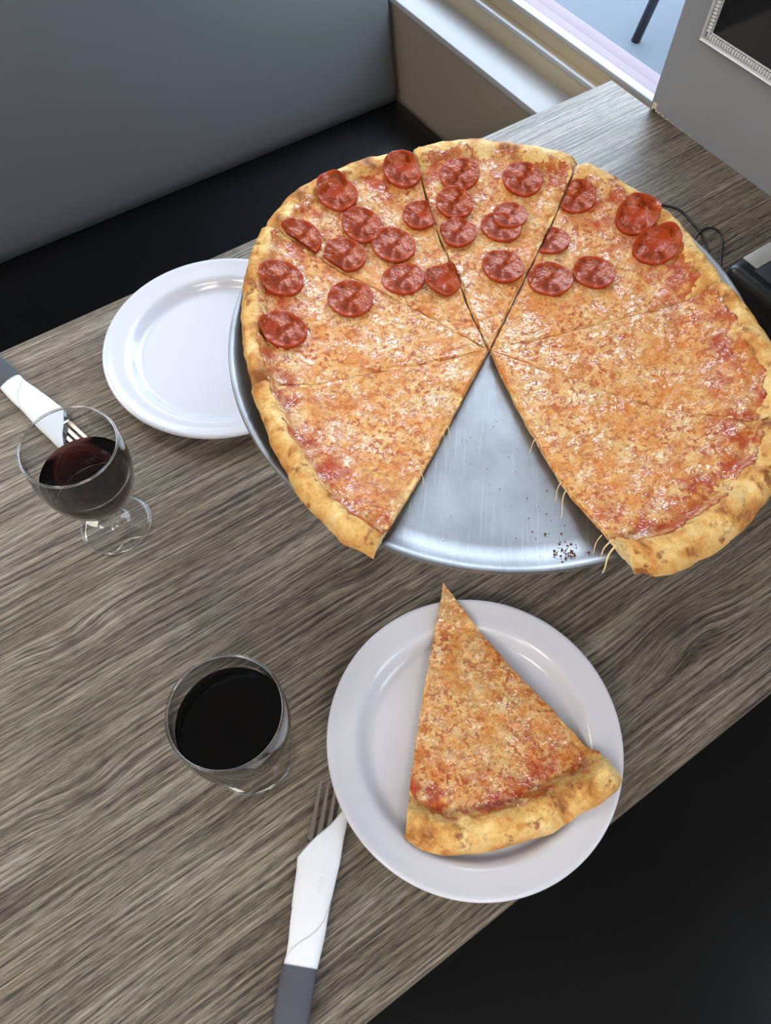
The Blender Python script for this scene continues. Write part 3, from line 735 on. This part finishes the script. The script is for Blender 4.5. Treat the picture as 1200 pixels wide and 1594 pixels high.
# ------------------------------------------------------------------ cutlery rolls
def cutlery(loc, rz, nlabel, flabel):
    """napkin roll along local +y: band end at y=-.058, napkin mouth near y=.1"""
    root = thing('napkin_roll', nlabel, 'napkin', (*loc, T), rz, 'rolled paper napkins')
    nrow, seg = 44, 40
    def sect(y, a, grow=0.0):
        hw = 0.0124 + 0.0050 * sstep(0.0, .095, y) + 0.0007 * nz(y * 60, 2.2) + grow
        hh = 0.0052 + 0.0006 * nz(y * 45, 8.8) + grow
        c, s = math.cos(a), math.sin(a)
        x = hw * abs(c) ** .8 * (1 if c > 0 else -1); z = hh + hh * abs(s) ** .7 * (1 if s > 0 else -1)
        if s > 0: z += 0.0006 * nz(x * 130, y * 60, 3.3)
        return x + 0.0012 * nz(y * 30, 5), y, z + (0 if s < 0 else 0)
    V, F = [], []
    for i in range(nrow + 1):
        f = i / nrow
        for k in range(seg):
            a = 2 * math.pi * k / seg; x0 = math.cos(a)
            ymax = 0.0975 + 0.0225 * x0 + 0.0015 * math.sin(3 * x0)
            y = -0.004 + (ymax + 0.004) * f
            V.append(sect(y, a))
    for i in range(nrow):
        for k in range(seg):
            k2 = (k + 1) % seg; F.append((i * seg + k, i * seg + k2, (i + 1) * seg + k2, (i + 1) * seg + k))
    base = len(V)
    for k in range(seg):                             # inner lining so the mouth reads as folded paper
        x, y, z = V[nrow * seg + k]; V.append((x * .9, y - .001, 0.0052 + (z - 0.0052) * .82))
    for k in range(seg):
        x, y, z = V[nrow * seg + k]; V.append((x * .86, y - .035, 0.0052 + (z - 0.0052) * .7))
    for k in range(seg):
        k2 = (k + 1) % seg
        F.append((nrow * seg + k, nrow * seg + k2, base + k2, base + k)); F.append((base + k, base + k2, base + seg + k2, base + seg + k))
    F.append(tuple(base + seg + k for k in range(seg)))
    mesh_obj('napkin', V, F, M['napkin'], root)
    # diagonal overlapping flap of the paper
    V, F = [], []; n1, n3 = 26, 26
    for i in range(n1 + 1):
        u = i / n1
        for j in range(n3 + 1):
            a = math.radians(-12 + 172 * u); lim = 0.006 + 0.042 * (1 - u) ** 1.2
            y = lim + (-0.003 - lim) * (j / n3)
            x, yy, z = sect(y, a, 0.0006 if j > 0 else 0.0003); V.append((x, yy, z))
    for i in range(n1):
        for j in range(n3):
            a = i * (n3 + 1) + j; F.append((a, a + 1, a + n3 + 2, a + n3 + 1))
    mesh_obj('flap', V, F, M['napkin'], root)
    # embossed floral mark
    em = bmesh.new()
    for k in range(5):
        aa = math.radians(30 * k - 60); 
        for q in range(4):
            x = 0.002 + (0.0022 + q * .0013) * math.cos(aa); y = .058 + (0.0022 + q * .0013) * math.sin(aa)
            sx, sy, sz = sect(y, math.acos(max(-1, min(1, x / 0.0155)))); 
            bmesh.ops.create_icosphere(em, subdivisions=1, radius=0.00055, matrix=Matrix.Translation((x, y, sz + .0001)) @ Matrix.Diagonal((1, 1, .5, 1)))
    o = bm_obj('embossed_mark', em, M['napkin'], root, True); o['kind'] = 'stuff'
    # paper band
    V, F = [], []; rows = 16
    for i in range(rows + 1):
        y = -0.058 + 0.060 * i / rows
        for k in range(seg):
            a = 2 * math.pi * k / seg; x, yy, z = sect(min(y, 0), a, 0.0010); V.append((x * .99, y, max(z, 0.0002)))
    for i in range(rows):
        for k in range(seg):
            k2 = (k + 1) % seg; F.append((i * seg + k, i * seg + k2, (i + 1) * seg + k2, (i + 1) * seg + k))
    F.append(tuple(range(seg))[::-1])
    mesh_obj('paper_band', V, F, M['band'], root)
    # fork inside the roll
    fk = thing('fork', flabel, 'fork', (*loc, T), rz, 'forks in the napkin rolls')
    zf = 0.0052
    V, F = [], []
    ys = [-.05, 0.0, .03, .05, .062, .072, .080, .086, .090]; ws = [.0045, .0032, .0028, .0032, .0050, .0088, .0116, .0124, .0124]
    ds = [0, 0, 0, 0, -.0004, -.0012, -.0018, -.0020, -.0020]
    for y, wd, dz in zip(ys, ws, ds):
        for x, z in ((-wd, 0), (0, -.0006), (wd, 0), (wd, .0014), (0, .0010), (-wd, .0014)): V.append((x, y, zf + z + dz))
    for i in range(len(ys) - 1):
        for k in range(6): F.append((i * 6 + k, i * 6 + (k + 1) % 6, (i + 1) * 6 + (k + 1) % 6, (i + 1) * 6 + k))
    F += [tuple(range(6))[::-1], tuple(range((len(ys) - 1) * 6, len(ys) * 6))]
    mesh_obj('fork_head', V, F, M['steel'], fk)
    for q in range(4):
        xc = -.0102 + q * .0068; V, F = [], []; n = 9
        for i in range(n + 1):
            f = i / n; y = .089 + .046 * f; hw = .0022 * (1 - f * .55) if i < n else .0004; xx = xc * (1 - .06 * f); dz = -.0020 - .0012 * math.sin(f * 2.2) + .0030 * f * f
            for x, z in ((-hw, 0), (hw, 0), (hw, .0014), (-hw, .0014)): V.append((xx + x, y, zf + dz + z))
        for i in range(n):
            for k in range(4): F.append((i * 4 + k, i * 4 + (k + 1) % 4, (i + 1) * 4 + (k + 1) % 4, (i + 1) * 4 + k))
        F += [(3, 2, 1, 0), tuple(range(n * 4, n * 4 + 4))]
        mesh_obj('tine', V, F, M['steel'], fk, smooth=False)
a1 = math.atan2(0.071, 0.066) - math.pi / 2
cutlery((-0.0590, 0.0160), a1, 'white napkin roll with grey band and fork beside the plate holding the slice', 'steel fork sticking out of the napkin roll near the fuller glass')
a2 = math.atan2(-0.097, 0.024) - math.pi / 2
cutlery((-0.0330, 0.6680), a2, 'white napkin roll with grey band behind the wine glass near the empty plate', 'steel fork in the napkin roll partly hidden behind the wine glass')

# ------------------------------------------------------------------ black device and cable by the wall
dv = thing('napkin_dispenser', 'black box with a silver back strip beside the pizza near the grey wall', 'box', (0.80, 0.215, T))
bm = box_bm((-0.103, -0.115, 0.0), (0.085, 0.112, 0.058), 0.012, 4)
bm_obj('body', bm, M['black'], dv, True, angle=60)
box('silver_strip', (-0.080, 0.088, 0.0570), (0.080, 0.109, 0.0592), M['brushed'], dv, 0.001)
box('lid', (-0.085, -0.10, 0.0570), (0.080, 0.087, 0.0588), plain('charcoal_lid', (38, 40, 46), 0.4), dv, 0.001)
gr = box('side_panel', (-0.1038, -0.09, 0.012), (-0.1015, 0.055, 0.034), M['black'], dv, 0.0008)
cable = [(.60, .50, .0014), (.68, .515, .0014), (.745, .500, .0014), (.782, .467, .0014), (.781, .436, .0014), (.773, .409, .0016), (.757, .384, .002), (.735, .375, .002), (.730, .392, .004), (.748, .404, .004), (.767, .4125, .004), (.784, .416, .003), (.795, .411, .002), (.7965, .400, .0014), (.789, .390, .0014), (.772, .376, .0014), (.752, .358, .0014), (.742, .345, .004), (.742, .330, .010), (.742, .322, .012)]
cb_ = tube('power_cable', smooth_path(cable, 8), 0.0014, M['wire'], None, 10, loc=(0, 0, T))
tag(cb_, 'thin black cable looping across the table behind the pizza', 'cable')
